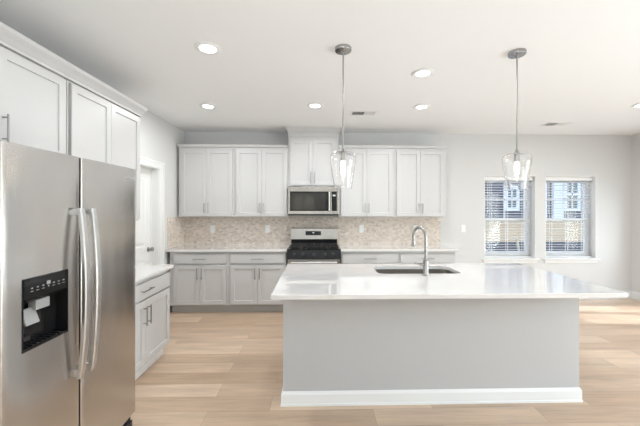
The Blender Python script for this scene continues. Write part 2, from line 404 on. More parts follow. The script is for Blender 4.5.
def baseboard(bm, axis, a0, a1, face, sgn, h=0.133, t=0.014):
    prof = [(0, 0), (t, 0), (t, h-0.03), (t*0.55, h-0.006), (t*0.4, h), (0, h)]
    pts = [(face + sgn*o, z) for o, z in prof]
    n = len(pts)
    if axis == 'X': A = [bm.verts.new((a0, y, z)) for y, z in pts]; B = [bm.verts.new((a1, y, z)) for y, z in pts]
    else: A = [bm.verts.new((y, a0, z)) for y, z in pts]; B = [bm.verts.new((y, a1, z)) for y, z in pts]
    for i in range(n): bm.faces.new((A[i], A[(i+1)%n], B[(i+1)%n], B[i]))
    bm.faces.new(A[::-1]); bm.faces.new(B)
bm = new(); baseboard(bm, 'X', 2.03, XR, YB, -1); struct('baseboard_back', bm, M['trim'])
bm = new(); baseboard(bm, 'Y', 3.24, DL0-0.10, XL, 1); baseboard(bm, 'Y', DL1+0.10, 4.45, XL, 1); struct('baseboard_left', bm, M['trim'])
bm = new(); baseboard(bm, 'Y', YR+0.02, PD[0]-0.09, XR, -1); baseboard(bm, 'Y', PD[1]+0.09, SD[0]-0.09, XR, -1); baseboard(bm, 'Y', SD[1]+0.09, YB-0.016, XR, -1)
struct('baseboard_right', bm, M['trim'])

# pantry door in the left wall
bm = new()
xd = XL - 0.105
box(bm, xd-0.035, xd, DL0+0.012, DL1-0.012, 0.008, DLZ-0.012)
fr = [f for f in bm.faces if abs(f.calc_center_median().x - xd) < 1e-5][0]
bm.faces.remove(fr)
def door_face(bm, x, y0, y1, z0, z1, panels):
    """flat face at x with recessed panels (moulded two-panel door)."""
    ys = sorted({y0, y1, *[p for q in panels for p in q[:2]]}); zs = sorted({z0, z1, *[p for q in panels for p in q[2:]]})
    for a, b in zip(ys, ys[1:]):
        for c, d in zip(zs, zs[1:]):
            if any(abs(q[0]-a) < 1e-6 and abs(q[1]-b) < 1e-6 and abs(q[2]-c) < 1e-6 and abs(q[3]-d) < 1e-6 for q in panels):
                prev = [bm.verts.new((x, yy, zz)) for yy, zz in ((a,c),(b,c),(b,d),(a,d))]
                for ins, dep in ((0.012, -0.008), (0.03, -0.008), (0.055, -0.001)):
                    cur = [bm.verts.new((x+dep, yy, zz)) for yy, zz in ((a+ins,c+ins),(b-ins,c+ins),(b-ins,d-ins),(a+ins,d-ins))]
                    for i in range(4): bm.faces.new((prev[i], prev[(i+1)%4], cur[(i+1)%4], cur[i]))
                    prev = cur
                bm.faces.new(prev)
            else: bm.faces.new([bm.verts.new((x, yy, zz)) for yy, zz in ((a,c),(b,c),(b,d),(a,d))])
door_face(bm, xd, DL0+0.012, DL1-0.012, 0.008, DLZ-0.012, [(DL0+0.13, DL1-0.13, 0.22, 0.82), (DL0+0.13, DL1-0.13, 1.0, DLZ-0.13)])
bmesh.ops.remove_doubles(bm, verts=bm.verts, dist=1e-5)
d1 = struct('door_1', bm, M['trim'], label='white two-panel pantry door in the left wall')
bm = new()
box(bm, XL-0.15, XL, DL0, DL0+0.012, 0, DLZ); box(bm, XL-0.15, XL, DL1-0.012, DL1, 0, DLZ); box(bm, XL-0.15, XL, DL0+0.012, DL1-0.012, DLZ-0.012, DLZ)
box(bm, xd, xd+0.014, DL1-0.024, DL1-0.012, 0, DLZ-0.012); box(bm, xd, xd+0.014, DL0+0.012, DL1-0.012, DLZ-0.024, DLZ-0.012)
obj('jamb', bm, M['trim'], d1)
bm = new(); lathe(bm, [(0.0, 0.006), (0.026, 0.006), (0.03, 0.0), (0.0, 0.0)], n=20)
lathe(bm, [(0.010, 0.006), (0.010, 0.03), (0.020, 0.036), (0.028, 0.05), (0.026, 0.064), (0.014, 0.071), (0.0, 0.072)], n=20)
bmesh.ops.transform(bm, verts=bm.verts, matrix=Matrix.Translation((xd, DL1-0.075, 0.955)) @ Matrix.Rotation(math.pi/2, 4, 'Y'))
obj('door_knob', bm, M['nickel'], d1, smooth=True)['label'] = 'brushed nickel door knob'
bm = new()
for a, b, z0, z1 in ((DL0-0.085, DL0+0.005, 0, DLZ+0.085), (DL1-0.005, DL1+0.115, 0, DLZ+0.085), (DL0+0.005, DL1-0.005, DLZ-0.005, DLZ+0.085)):
    box(bm, XL, XL+0.013, a, b, z0, z1)
box(bm, XL+0.013, XL+0.02, DL0-0.085, DL0-0.06, 0, DLZ+0.06); box(bm, XL+0.013, XL+0.02, DL1+0.09, DL1+0.115, 0, DLZ+0.06); box(bm, XL+0.013, XL+0.02, DL0-0.085, DL1+0.115, DLZ+0.06, DLZ+0.085)
struct('trim_1', bm, M['trim'], label='white door casing')

# windows with blinds in the back wall
def window(i, xr, side):
    x0, x1 = xr; z0, z1 = WZ0, WZ1
    ya, yb = YB+0.12, YB+0.175
    bm = new(); f = 0.058
    box(bm, x0, x0+f, ya, yb, z0, z1); box(bm, x1-f, x1, ya, yb, z0, z1); box(bm, x0+f, x1-f, ya, yb, z0, z0+f); box(bm, x0+f, x1-f, ya, yb, z1-f, z1)
    w = struct('window_%d' % i, bm, M['vinyl'], label='white %s double-hung window in the back wall' % side)
    zm = 1.325; s = 0.035
    bm = new(); a, b = x0+f, x1-f; y0, y1 = ya+0.03, yb-0.005
    box(bm, a, a+s, y0, y1, zm+0.02, z1-f); box(bm, b-s, b, y0, y1, zm+0.02, z1-f); box(bm, a, b, y0, y1, zm-0.02, zm+0.02); box(bm, a+s, b-s, y0, y1, z1-f-s, z1-f)
    zc = (zm + z1 - f) / 2 + 0.005
    box(bm, a+s, b-s, y0+0.004, y1-0.004, zc-0.009, zc+0.009); box(bm, (a+b)/2-0.009, (a+b)/2+0.009, y0+0.004, y1-0.004, zm+0.02, z1-f-s)
    obj('upper_sash', bm, M['vinyl'], w)
    bm = new(); y2, y3 = ya+0.004, ya+0.03
    box(bm, a, a+s, y2, y3, z0+f, zm+0.02); box(bm, b-s, b, y2, y3, z0+f, zm+0.02); box(bm, a+s, b-s, y2, y3, z0+f, z0+f+0.045); box(bm, a+s, b-s, y2, y3, zm-0.025, zm+0.02)
    obj('lower_sash', bm, M['vinyl'], w)
    bm = new(); box(bm, a+s, b-s, y0+0.009, y0+0.013, zm+0.02, z1-f-s); box(bm, a+s, b-s, y2+0.01, y2+0.014, z0+f+0.045, zm-0.025)
    obj('pane', bm, M['pane'], w)
    bm = new(); box(bm, x0-0.045, x1+0.045, YB-0.038, YB, z0-0.022, z0); box(bm, x0, x1, YB, ya, z0-0.022, z0+0.002); box(bm, x0-0.02, x1+0.02, YB-0.014, YB, z0-0.075, z0-0.022)
    st = obj('sill', bm, M['trim'], w, bevel=0.003)
    bm = new()
    box(bm, x0, x0+0.006, YB, ya, z0+0.002, z1); box(bm, x1-0.006, x1, YB, ya, z0+0.002, z1); box(bm, x0+0.006, x1-0.006, YB, ya, z1-0.006, z1)
    obj('reveal_lining', bm, M['trim'], w)
    # blind hung inside the opening
    bl = thing('window_blind', 'white horizontal slat blind hanging in the %s of the two back-wall windows' % side, 'window blind', ((x0+x1)/2, YB+0.086, z1-0.0065), group='window blinds on the back wall')
    hw = (x1-x0)/2 - 0.012
    hd = obj('headrail', bx(-hw, hw, -0.035, 0.03, -0.062, 0), M['blind'], bl, bevel=0.003)
    bm = new(); n = 0; z = -0.095; zend = z0 + 0.05 - (z1 - 0.006)
    while z > zend:
        # slightly crowned slat
        ys = [-0.024, -0.012, 0.0, 0.012, 0.024]; cr = [0.0050, 0.0046, 0.003, 0.0000, -0.0044]
        top = []; bot = []
        for y, c in zip(ys, cr):
            top.append([bm.verts.new((sx*hw, y, z+c+0.0014)) for sx in (-1, 1)]); bot.append([bm.verts.new((sx*hw, y, z+c-0.0014)) for sx in (-1, 1)])
        for k in range(4):
            bm.faces.new((top[k][0], top[k][1], top[k+1][1], top[k+1][0])); bm.faces.new((bot[k][0], bot[k+1][0], bot[k+1][1], bot[k][1]))
        for k in (0, 4): bm.faces.new((top[k][0], bot[k][0], bot[k][1], top[k][1]))
        for sx in (0, 1): bm.faces.new([t_[sx] for t_ in top] + [b_[sx] for b_ in reversed(bot)])
        z -= 0.0435
    obj('slats', bm, M['blind'], bl)
    obj('bottom_rail', bx(-hw, hw, -0.026, 0.026, zend-0.045, zend-0.025), M['blind'], bl, bevel=0.003)
    bm = new()
    for px in (-hw*0.66, 0.0, hw*0.66):
        for y in (-0.027, 0.027): box(bm, px-0.0035, px+0.0035, y-0.0008, y+0.0008, zend-0.03, -0.06)
    obj('ladder_cord', bm, M['blind'], bl)
    bm = new(); tube(bm, [(-hw+0.07, -0.042, -0.05), (-hw+0.07, -0.044, -0.62)], 0.004, 8); obj('tilt_wand', bm, M['white_plastic'], bl, smooth=True)
window(1, W1, 'left-hand'); window(2, W2, 'right-hand')

# glazed openings out of the frame that let the daylight in (right wall and rear wall)
def glazed_x(name, y0, y1, z0, z1, mull):
    bm = new(); f = 0.06; xa, xb = XR+0.04, XR+0.11
    box(bm, xa, xb, y0, y0+f, z0, z1); box(bm, xa, xb, y1-f, y1, z0, z1); box(bm, xa, xb, y0+f, y1-f, z0, z0+f); box(bm, xa, xb, y0+f, y1-f, z1-f, z1)
    for m_ in mull: box(bm, xa, xb, m_-0.045, m_+0.045, z0+f, z1-f)
    d = struct(name, bm, M['trim'])
    obj('pane', bx(xa+0.03, xa+0.036, y0+f, y1-f, z0+f, z1-f), M['pane'], d)
glazed_x('door_2', *PD, [0.3]); glazed_x('door_3', *SD, [4.27])
for i, (x0, x1, z0, z1) in enumerate(RW):
    bm = new(); f = 0.06; ya, yb = YR-0.12, YR-0.05
    box(bm, x0, x0+f, ya, yb, z0, z1); box(bm, x1-f, x1, ya, yb, z0, z1); box(bm, x0+f, x1-f, ya, yb, z0, z0+f); box(bm, x0+f, x1-f, ya, yb, z1-f, z1)
    box(bm, (x0+x1)/2-0.05, (x0+x1)/2+0.05, ya, yb, z0+f, z1-f)
    d = struct('window_%d' % (3+i), bm, M['vinyl'])

# backsplash tiling
bm = new(); box(bm, XL+0.006, 2.031, YB-0.009, YB, 0.9165, 1.3685)
o = struct('backsplash', bm, M['mosaic'], label='beige marble mosaic backsplash tiled on the back wall')
bm = new(); box(bm, XL, XL+0.006, 4.48, YB, 0.9165, 1.3685)
o = struct('backsplash_return', bm, M['mosaic'], label='beige marble mosaic backsplash on the left wall')

# ------------------------------------------------------------------ wall cabinets on the back wall
UY = 4.7555; UD = YB - UY - 0.001
def hood_pull(x): return x
PZ, PL = 1.508, 0.15
UG = 'white wall cabinets along the back wall'
def upper(label, x0, x1, d0, d1, ex0, ex1):
    c = (d0 + d1) / 2
    cr = [(x0, x1, 0.0, UD, 2.428), (x0-ex0*0.4, x1+ex1*0.4, -0.022, UD, 2.432), (x0-ex0*0.4, x1+ex1*0.4, -0.024, UD, 2.445), (x0-ex0, x1+ex1, -0.036, UD, 2.462), (x0-ex0, x1+ex1, -0.036, UD, 2.47)]
    cabinet('wall_cabinet', label, 'wall cabinet', (0, UY, 0), 0, x0, x1, 1.369, 2.428, UD,
            doors=[(d0, c-0.0015, 1.384, 2.394, c-0.030, PZ, PL), (c+0.0015, d1, 1.384, 2.394, c+0.030, PZ, PL)], crown=cr, group=UG)
upper('white two-door wall cabinet in the back left corner, leftmost on the back wall', -2.101, -1.2645, -2.057, -1.287, 0.012, 0)
upper('white two-door wall cabinet just left of the microwave cabinet', -1.2635, -0.4455, -1.231, -0.459, 0, 0)
upper('white two-door wall cabinet just right of the microwave cabinet', 0.3285, 1.1905, 0.365, 1.160, 0, 0)
upper('white two-door wall cabinet at the right end of the back wall row', 1.1915, 1.995, 1.222, 1.959, 0, 0.012)
hx0, hx1 = -0.4435, 0.3265
cabinet('wall_cabinet', 'short white wall cabinet above the microwave, boxed up to the ceiling', 'wall cabinet', (0, UY, 0), 0, hx0, hx1, 1.838, 2.60, UD,
        doors=[(-0.410, -0.068, 1.853, 2.552, -0.096, 1.968, 0.18), (-0.065, 0.273, 1.853, 2.552, -0.037, 1.968, 0.18)],
        crown=[(hx0, hx1, 0, UD, 2.60), (hx0, hx1, -0.012, UD, 2.602), (hx0, hx1, -0.012, UD, 2.66), (hx0-0.008, hx1+0.008, -0.02, UD, 2.668), (hx0-0.012, hx1+0.012, -0.028, UD, 2.685), (hx0-0.04, hx1+0.04, -0.058, UD, 2.72), (hx0-0.045, hx1+0.045, -0.062, UD, 2.7355)], group=UG)

# ------------------------------------------------------------------ base cabinets on the back wall
BY = 4.4605; BD = YB - BY - 0.001
BG = 'white base cabinets along the back wall'
def base(label, x0, x1, d0, d1):
    c = (d0 + d1) / 2
    cabinet('base_cabinet', label, 'base cabinet', (0, BY, 0), 0, x0, x1, 0, 0.884, BD,
            doors=[(d0, c-0.0015, 0.130, 0.690, c-0.031, 0.572, 0.165), (c+0.0015, d1, 0.130, 0.690, c+0.031, 0.572, 0.165)],
            drawers=[(d0, d1, 0.716, 0.846, c, 0.782, 0.18)], toe=0.115, group=BG)
base('white base cabinet in the back left corner, under the outlet nearest the corner', -2.095, -1.2585, -2.034, -1.291)
base('white base cabinet immediately left of the range', -1.2575, -0.4425, -1.230, -0.470)
base('white base cabinet immediately right of the range', 0.3455, 1.182, 0.364, 1.160)
base('white base cabinet at the right end of the back wall run', 1.183, 2.013, 1.205, 1.996)
def slab(name, x0, x1, y0, y1, label, z0=0.8845, z1=0.9165, group='white quartz countertops on base cabinets'):
    o = obj(name, bx(x0, x1, y0, y1, z0, z1), M['quartz'], bevel=0.003); tag(o, label, 'countertop', group); return o
slab('countertop', XL+0.001, -0.4295, 4.415, YB-0.0095, 'white quartz countertop on the base cabinets left of the range')
slab('countertop', 0.3395, 2.030, 4.415, YB-0.0095, 'white quartz countertop on the base cabinets right of the range')

# ------------------------------------------------------------------ left wall: fridge cabinet, wall cabinet, base cabinet (rotated: local -Y faces the room)
LX = -1.8355; LD = LX - XL - 0.001
def crownL(x0, x1, e0, e1): return [(x0, x1, 0, LD, 2.44), (x0-e0*.2, x1+e1*.2, -0.022, LD, 2.442), (x0-e0*.2, x1+e1*.2, -0.024, LD, 2.456), (x0-e0*.55, x1+e1*.55, -0.045, LD, 2.485), (x0-e0*.95, x1+e1*.95, -0.068, LD, 2.512), (x0-e0, x1+e1, -0.074, LD, 2.535)]
ofc = cabinet('wall_cabinet', 'short white wall cabinet above the refrigerator', 'wall cabinet', (LX, 0, 0), math.pi/2, 1.31, 2.292, 1.83, 2.44, LD,
        doors=[(1.316, 1.7985, 1.842, 2.425, 1.768, 1.96, 0.16), (1.8015, 2.284, 1.842, 2.425, 1.832, 1.96, 0.16)], crown=crownL(1.31, 2.303, 0, 0), group='white wall cabinets along the left wall')
cabinet('wall_cabinet', 'tall white two-door wall cabinet just beyond the refrigerator', 'wall cabinet', (LX, 0, 0), math.pi/2, 2.318, 3.232, 1.372, 2.44, LD,
        doors=[(2.334, 2.7755, 1.387, 2.425, 2.745, 1.508, 0.15), (2.7785, 3.222, 1.387, 2.425, 2.809, 1.508, 0.15)], crown=crownL(2.304, 3.232, 0, 0.038), group='white wall cabinets along the left wall')
obj('filler_strip', bx(2.2925, 2.3175, 0.004, LD, 1.83, 2.439), M['dark'], ofc)['label'] = 'dark filler strip in the gap between two cabinets'  # dark colour stands for the shade inside the narrow gap between the cabinets
LBX = -1.5305; LBD = LBX - XL - 0.001
cabinet('base_cabinet', 'white base cabinet against the left wall beside the refrigerator', 'base cabinet', (LBX, 0, 0), math.pi/2, 2.305, 3.224, 0, 0.884, LBD,
        doors=[(2.312, 2.763, 0.125, 0.690, 2.733, 0.56, 0.165), (2.766, 3.216, 0.125, 0.690, 2.797, 0.56, 0.165)],
        drawers=[(2.312, 3.216, 0.708, 0.846, 2.764, 0.782, 0.18)], toe=0.11, group='white base cabinets', toe_front=0.05, toe_mat='trim')
slab('countertop', XL+0.001, -1.487, 2.302, 3.25, 'short white quartz countertop beside the refrigerator')

# ------------------------------------------------------------------ refrigerator (local: +X out into the room, world coordinates kept, base at the floor)
FX = -1.2435
fr_ = thing('refrigerator', 'stainless steel side-by-side refrigerator with a black ice and water dispenser', 'refrigerator', (-1.67, 1.715, 0))
ox, oy = 1.67, -1.715           # world -> local
def fb(x0, x1, y0, y1, z0, z1): return (x0+ox, x1+ox, y0+oy, y1+oy, z0, z1)
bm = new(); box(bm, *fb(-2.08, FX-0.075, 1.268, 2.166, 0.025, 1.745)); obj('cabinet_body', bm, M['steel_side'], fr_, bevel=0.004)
obj('top_hinge_cover', bx(*fb(-1.55, FX-0.03, 1.28, 1.36, 1.745, 1.772)), M['black_plastic'], fr_, bevel=0.004)
obj('top_hinge_cover', bx(*fb(-1.55, FX-0.03, 2.07, 2.15, 1.745, 1.764)), M['black_plastic'], fr_, bevel=0.004)
DY0, DY1, DZ0, DZ1 = 1.341, 1.581, 0.882, 1.194
def fridge_door(name, y0, y1, hole=None):
    """door slab with softly rounded vertical edges; optional dispenser opening through the front skin."""
    r = 0.006; n = 4; d = 0.068; B = 0.007
    yc = (y0 + y1) / 2; hw = (y1 - y0) / 2
    def fx(y): return FX - B * ((y - yc) / hw) ** 2
    e = FX - B - r
    prof = [(FX-d, y0)] + [(e + r*math.cos(math.radians(q)), y0 + r - r*math.sin(math.radians(q))) for q in [90 - 90*i/n for i in range(n)]]
    ys = {y0 + r + (y1-y0-2*r)*i/16 for i in range(17)}
    if hole: ys = {y for y in ys if not hole[0] - 0.006 < y < hole[1] + 0.006} | set(hole)
    prof += [(fx(y), y) for y in sorted(ys)]
    prof += [(e + r*math.cos(math.radians(q)), y1 - r + r*math.sin(math.radians(q))) for q in [90*i/n for i in range(1, n+1)]] + [(FX-d, y1)]
    zs = [0.106, DZ0, DZ1, 1.765] if hole else [0.106, 1.765]
    bm = new(); L = [[bm.verts.new((x+ox, y+oy, z)) for x, y in prof] for z in zs]
    m_ = len(prof)
    for k in range(len(zs)-1):
        for i in range(m_):
            j = (i+1) % m_
            if hole and k == 1 and abs(prof[i][1]-hole[0]) < 1e-6 and abs(prof[j][1]-hole[1]) < 1e-6: continue
            bm.faces.new((L[k][i], L[k][j], L[k+1][j], L[k+1][i]))
    bm.faces.new(L[0][::-1]); bm.faces.new(L[-1])
    bm.normal_update(); bmesh.ops.recalc_face_normals(bm, faces=bm.faces)
    for f in bm.faces:
        if abs(f.normal.y) > 0.95: f.material_index = 1
    return obj(name, bm, [M['steel'], M['black_plastic']], fr_, smooth=True)
dl = fridge_door('freezer_door', 1.257, 1.664, (DY0, DY1))
dr = fridge_door('fresh_food_door', 1.675, 2.170)
obj('door_gasket', bx(*fb(FX-0.076, FX-0.0685, 1.272, 2.163, 0.112, 1.742)), M['black_plastic'], fr_)
obj('kick_grille', bx(*fb(-1.95, FX-0.08, 1.275, 2.16, 0.02, 0.1)), M['black_plastic'], fr_, bevel=0.003)
for fy in (1.30, 2.13):
    bm = new(); box(bm, *fb(FX-0.10, FX-0.02, fy-0.03, fy+0.03, 0.0, 0.05)); box(bm, *fb(FX-0.10, FX-0.03, fy-0.025, fy+0.025, 0.05, 0.075)); obj('foot', bm, M['black_plastic'], fr_, bevel=0.006)
for fy in (1.32, 2.11): obj('foot', bx(*fb(-2.04, -1.98, fy-0.02, fy+0.02, 0.0, 0.03)), M['black_plastic'], fr_, bevel=0.004)
def bow_handle(yc, parent, lean):
    bm = new(); n = 22; w, t = 0.031, 0.020; rings = []
    z0, z1 = 0.625, 1.498
    for i in range(n+1):
        s = i / n; z = z0 + (z1-z0)*s
        o = 0.036 + 0.030 * (1 - (2*s-1)**2) ** 0.9
        ww = w/2 + 0.003 * math.sin(math.pi*s)
        x = FX + o
        rings.append([bm.verts.new((x+a+ox, yc+b+oy, z)) for a, b in ((-t, -ww), (-t*.25, -ww), (0, -ww*.7), (0, ww*.7), (-t*.25, ww), (-t, ww))])
    for a, b in zip(rings, rings[1:]):
        for i in range(6): bm.faces.new((a[i], a[(i+1)%6], b[(i+1)%6], b[i]))
    bm.faces.new(rings[0][::-1]); bm.faces.new(rings[-1])
    for z in (z0+0.02, z1-0.02): box(bm, FX+ox-0.006, FX+0.024+ox, yc-0.007+oy, yc+0.011+oy, z-0.014, z+0.014)
    obj('handle', bm, M['steel_bright'], parent, smooth=True)
bow_handle(1.629, dl, 1); bow_handle(1.710, dr, -1)
# dispenser: bezel, recess, control strip with icons, ice chute paddle, tray
dsp = None
bm = new(); rc = 0.062
box(bm, FX-rc+ox, FX-rc+0.004+ox, DY0+oy, DY1+oy, DZ0, DZ1)
for a in ((FX-rc, FX, DY0, DY0+0.004, DZ0, DZ1), (FX-rc, FX, DY1-0.004, DY1, DZ0, DZ1), (FX-rc, FX, DY0+0.004, DY1-0.004, DZ0, DZ0+0.012)): box(bm, *fb(*a))
dsp = obj('dispenser', bm, M['black'], fr_)
dsp['label'] = 'black recessed ice and water dispenser'
bm = new(); pts = [(FX+0.0025, DZ1), (FX+0.0025, DZ1-0.088), (FX-0.014, DZ1-0.108), (FX-0.058, DZ1-0.108), (FX-0.058, DZ1)]
a = [bm.verts.new((x+ox, DY0+0.004+oy, z)) for x, z in pts]; b = [bm.verts.new((x+ox, DY1-0.004+oy, z)) for x, z in pts]
for i in range(5): bm.faces.new((a[i], a[(i+1)%5], b[(i+1)%5], b[i]))
bm.faces.new(a[::-1]); bm.faces.new(b)
obj('control_strip', bm, M['black'], dsp)
bm = new()
for k in range(7):
    yy = DY0 + 0.04 + k*0.028
    if k == 3: box(bm, FX+0.0024+ox, FX+0.003+ox, yy-0.010+oy, yy+0.010+oy, DZ1-0.046, DZ1-0.030); box(bm, FX+0.0024+ox, FX+0.003+ox, yy-0.003+oy, yy+0.003+oy, DZ1-0.058, DZ1-0.05)
    else:
        box(bm, FX+0.0024+ox, FX+0.003+ox, yy-0.005+oy, yy+0.005+oy, DZ1-0.048, DZ1-0.043)
        box(bm, FX+0.0024+ox, FX+0.003+ox, yy-0.007+oy, yy+0.007+oy, DZ1-0.060, DZ1-0.0575)
obj('icon_row', bm, M['grey_plastic'], dsp)
bm = new(); box(bm, *fb(FX-0.05, FX-0.012, 1.418, 1.490, 1.040, 1.0855)); obj('ice_chute', bm, M['grey_plastic'], dsp, bevel=0.004)
bm = new(); v = box(bm, *fb(FX-0.045, FX-0.033, 1.368, 1.436, 0.985, 1.055))
for q in v:
    if q.co.z < 1.0: q.co.x += 0.025
obj('paddle', bm, M['grey_plastic'], dsp, bevel=0.006)
bm = new(); tube(bm, [(FX-0.04+ox, 1.385+oy, 0.985), (FX-0.045+ox, 1.385+oy, 0.93)], 0.007, 8); box(bm, *fb(FX-0.057, FX-0.03, 1.36, 1.41, 0.915, 0.935)); obj('water_lever', bm, M['black_plastic'], dsp)
bm = new()
for k in range(8): box(bm, *fb(FX-0.05, FX-0.006, DY0+0.03+k*0.024, DY0+0.036+k*0.024, DZ0+0.012, DZ0+0.016))
obj('drip_tray', bm, M['black_plastic'], dsp)
# small maker's badge on the right door
def text_mesh(txt, size, depth=0.0012):
    cu = bpy.data.curves.new('badge', 'FONT'); cu.body = txt; cu.size = size; cu.extrude = depth/2; cu.align_x = 'CENTER'; cu.align_y = 'CENTER'; cu.shear = 0.25
    t_ = bpy.data.objects.new('badge_tmp', cu); C.objects.link(t_); dg = bpy.context.evaluated_depsgraph_get()
    me = bpy.data.meshes.new_from_object(t_.evaluated_get(dg)); bpy.data.objects.remove(t_); bpy.data.curves.remove(cu); return me
me = text_mesh('Whirlpool', 0.026)
me.transform(Matrix.Translation((FX+0.001+ox, 2.092+oy, 1.693)) @ Matrix.Rotation(math.pi/2, 4, 'Z') @ Matrix.Rotation(math.pi/2, 4, 'X'))
me.materials.append(M['steel_bright']); o = bpy.data.objects.new('badge', me); C.objects.link(o); o.parent = dr
bm = new(); pts = []
for i in range(28):
    a = math.radians(-150 + 300*i/27); pts.append((FX+0.001+ox, 2.098+oy+0.042*math.cos(a)*0.9, 1.700+0.016*math.sin(a) + 0.010*math.cos(a)))
tube(bm, pts, 0.0014, 6); obj('badge_ring', bm, M['steel_bright'], dr)

# ------------------------------------------------------------------ range
RX0, RX1, RF = -0.4235, 0.3335, 4.405
rg = thing('gas_range', 'stainless steel and black gas range with cast iron grates between the base cabinets', 'range', ((RX0+RX1)/2, 4.73, 0))
rx, ry = -(RX0+RX1)/2, -4.73
def rb(bm, x0, x1, y0, y1, z0, z1): return box(bm, x0+rx, x1+rx, y0+ry, y1+ry, z0, z1)
bm = new(); rb(bm, RX0, RX1, RF+0.045, 5.045, 0.03, 0.905); obj('oven_body', bm, M['steel_side'], rg, bevel=0.002)
for x in (RX0+0.04, RX1-0.04):
    for y in (RF+0.10, 4.99):
        bm = new(); tube(bm, [(x+rx, y+ry, 0), (x+rx, y+ry, 0.035)], 0.018, 12); obj('foot', bm, M['black_plastic'], rg)
bm = new(); rb(bm, RX0, RX1, RF, 4.95, 0.905, 0.918); obj('cooktop', bm, M['black'], rg, bevel=0.003)
bm = new(); prism(bm, [(RF+ry-0.012, 0.782), (RF+ry+0.012, 0.906), (RF+0.044+ry, 0.906), (RF+0.044+ry, 0.782)], RX0+rx, RX1+rx); cp = obj('control_panel', bm, M['black'], rg)
for kx in (-0.320, -0.205, -0.045, 0.115, 0.230):
    bm = new(); lathe(bm, [(0.0, 0.026), (0.017, 0.026), (0.019, 0.022), (0.021, 0.002), (0.024, 0.0), (0.0, 0.0)], n=20)
    box(bm, -0.004, 0.004, -0.019, 0.019, 0.024, 0.034)
    bmesh.ops.transform(bm, verts=bm.verts, matrix=Matrix.Translation((kx+rx, RF+ry-0.0005, 0.846)) @ Matrix.Rotation(math.radians(79), 4, 'X'))
    obj('knob', bm, M['black_plastic'], cp, smooth=True)
bm = new(); rb(bm, RX0+0.004, RX1-0.004, RF-0.008, RF+0.0445, 0.215, 0.776)
dv = obj('oven_door', bm, M['steel_small'], rg, bevel=0.004)
bm = new(); rb(bm, RX0+0.11, RX1-0.11, RF-0.0095, RF-0.0075, 0.32, 0.62); obj('oven_window', bm, M['dark_glass'], dv)
bm = new(); tube(bm, [(RX0+0.05+rx, RF-0.055+ry, 0.738), (RX1-0.05+rx, RF-0.055+ry, 0.738)], 0.014, 14)
for x in (RX0+0.09, RX1-0.09): tube(bm, [(x+rx, RF-0.055+ry, 0.738), (x+rx, RF-0.008+ry, 0.738)], 0.009, 10)
obj('handle', bm, M['steel_bright'], dv, smooth=True)
bm = new(); rb(bm, RX0+0.004, RX1-0.004, RF-0.004, RF+0.0445, 0.05, 0.205); obj('storage_drawer', bm, M['steel_small'], rg, bevel=0.004)
bm = new(); prism(bm, [(4.955+ry, 0.905), (4.955+ry, 1.012), (5.045+ry, 1.012), (5.045+ry, 0.905)], RX0+0.012+rx, RX1-0.012+rx); obj('backguard_base', bm, M['black'], rg)
bm = new(); prism(bm, [(4.938+ry, 1.012), (4.962+ry, 1.178), (4.975+ry, 1.186), (5.045+ry, 1.186), (5.045+ry, 1.012)], RX0+0.004+rx, RX1-0.004+rx); bg_ = obj('backguard', bm, M['steel_small'], rg)
def slant(z): return 4.938 + (z-1.012)*0.024/0.166
bm = new(); prism(bm, [(slant(1.075)-0.003+ry, 1.075), (slant(1.140)-0.003+ry, 1.140), (slant(1.140)+0.002+ry, 1.140), (slant(1.075)+0.002+ry, 1.075)], -0.185+rx, 0.065+rx); dp = obj('control_display', bm, M['black'], bg_)
bm = new(); prism(bm, [(slant(1.10)-0.0042+ry, 1.108), (slant(1.12)-0.0042+ry, 1.122), (slant(1.12)-0.002+ry, 1.122), (slant(1.10)-0.002+ry, 1.108)], -0.075+rx, -0.045+rx); obj('clock', bm, M['screen'], dp)
# burners and grates
for bxp, byp, br_ in ((-0.24, 4.55, 0.048), (-0.24, 4.80, 0.038), (0.15, 4.55, 0.05), (0.15, 4.80, 0.04), (-0.045, 4.675, 0.04)):
    bm = new(); lathe(bm, [(0.0, 0.934), (br_*0.8, 0.934), (br_, 0.930), (br_, 0.926), (br_*1.15, 0.924), (br_*1.2, 0.918), (0, 0.918)], (bxp+rx, byp+ry), n=24); obj('burner', bm, M['iron'], rg, smooth=True)
for gx0, gx1 in ((-0.40, -0.172), (-0.160, 0.070), (0.082, 0.310)):
    bm = new(); g0, g1 = 4.44, 4.925; zt0, zt1 = 0.942, 0.954; t_ = 0.006
    for x in (gx0+t_, gx1-t_): rb(bm, x-t_, x+t_, g0, g1, zt0, zt1)
    for y in (g0+t_, (g0+g1)/2, g1-t_): rb(bm, gx0, gx1, y-t_, y+t_, zt0, zt1)
    xm = (gx0+gx1)/2
    rb(bm, xm-t_, xm+t_, g0, g1, zt0, zt1)
    for y in (4.55, 4.80): rb(bm, gx0, gx1, y-t_, y+t_, zt0, zt1)
    for x in (gx0+t_, gx1-t_):
        for y in (g0+t_, (g0+g1)/2, g1-t_): rb(bm, x-t_, x+t_, y-t_, y+t_, 0.918, zt0)
    obj('grate', bm, M['iron'], rg, bevel=0.002, seg=1)

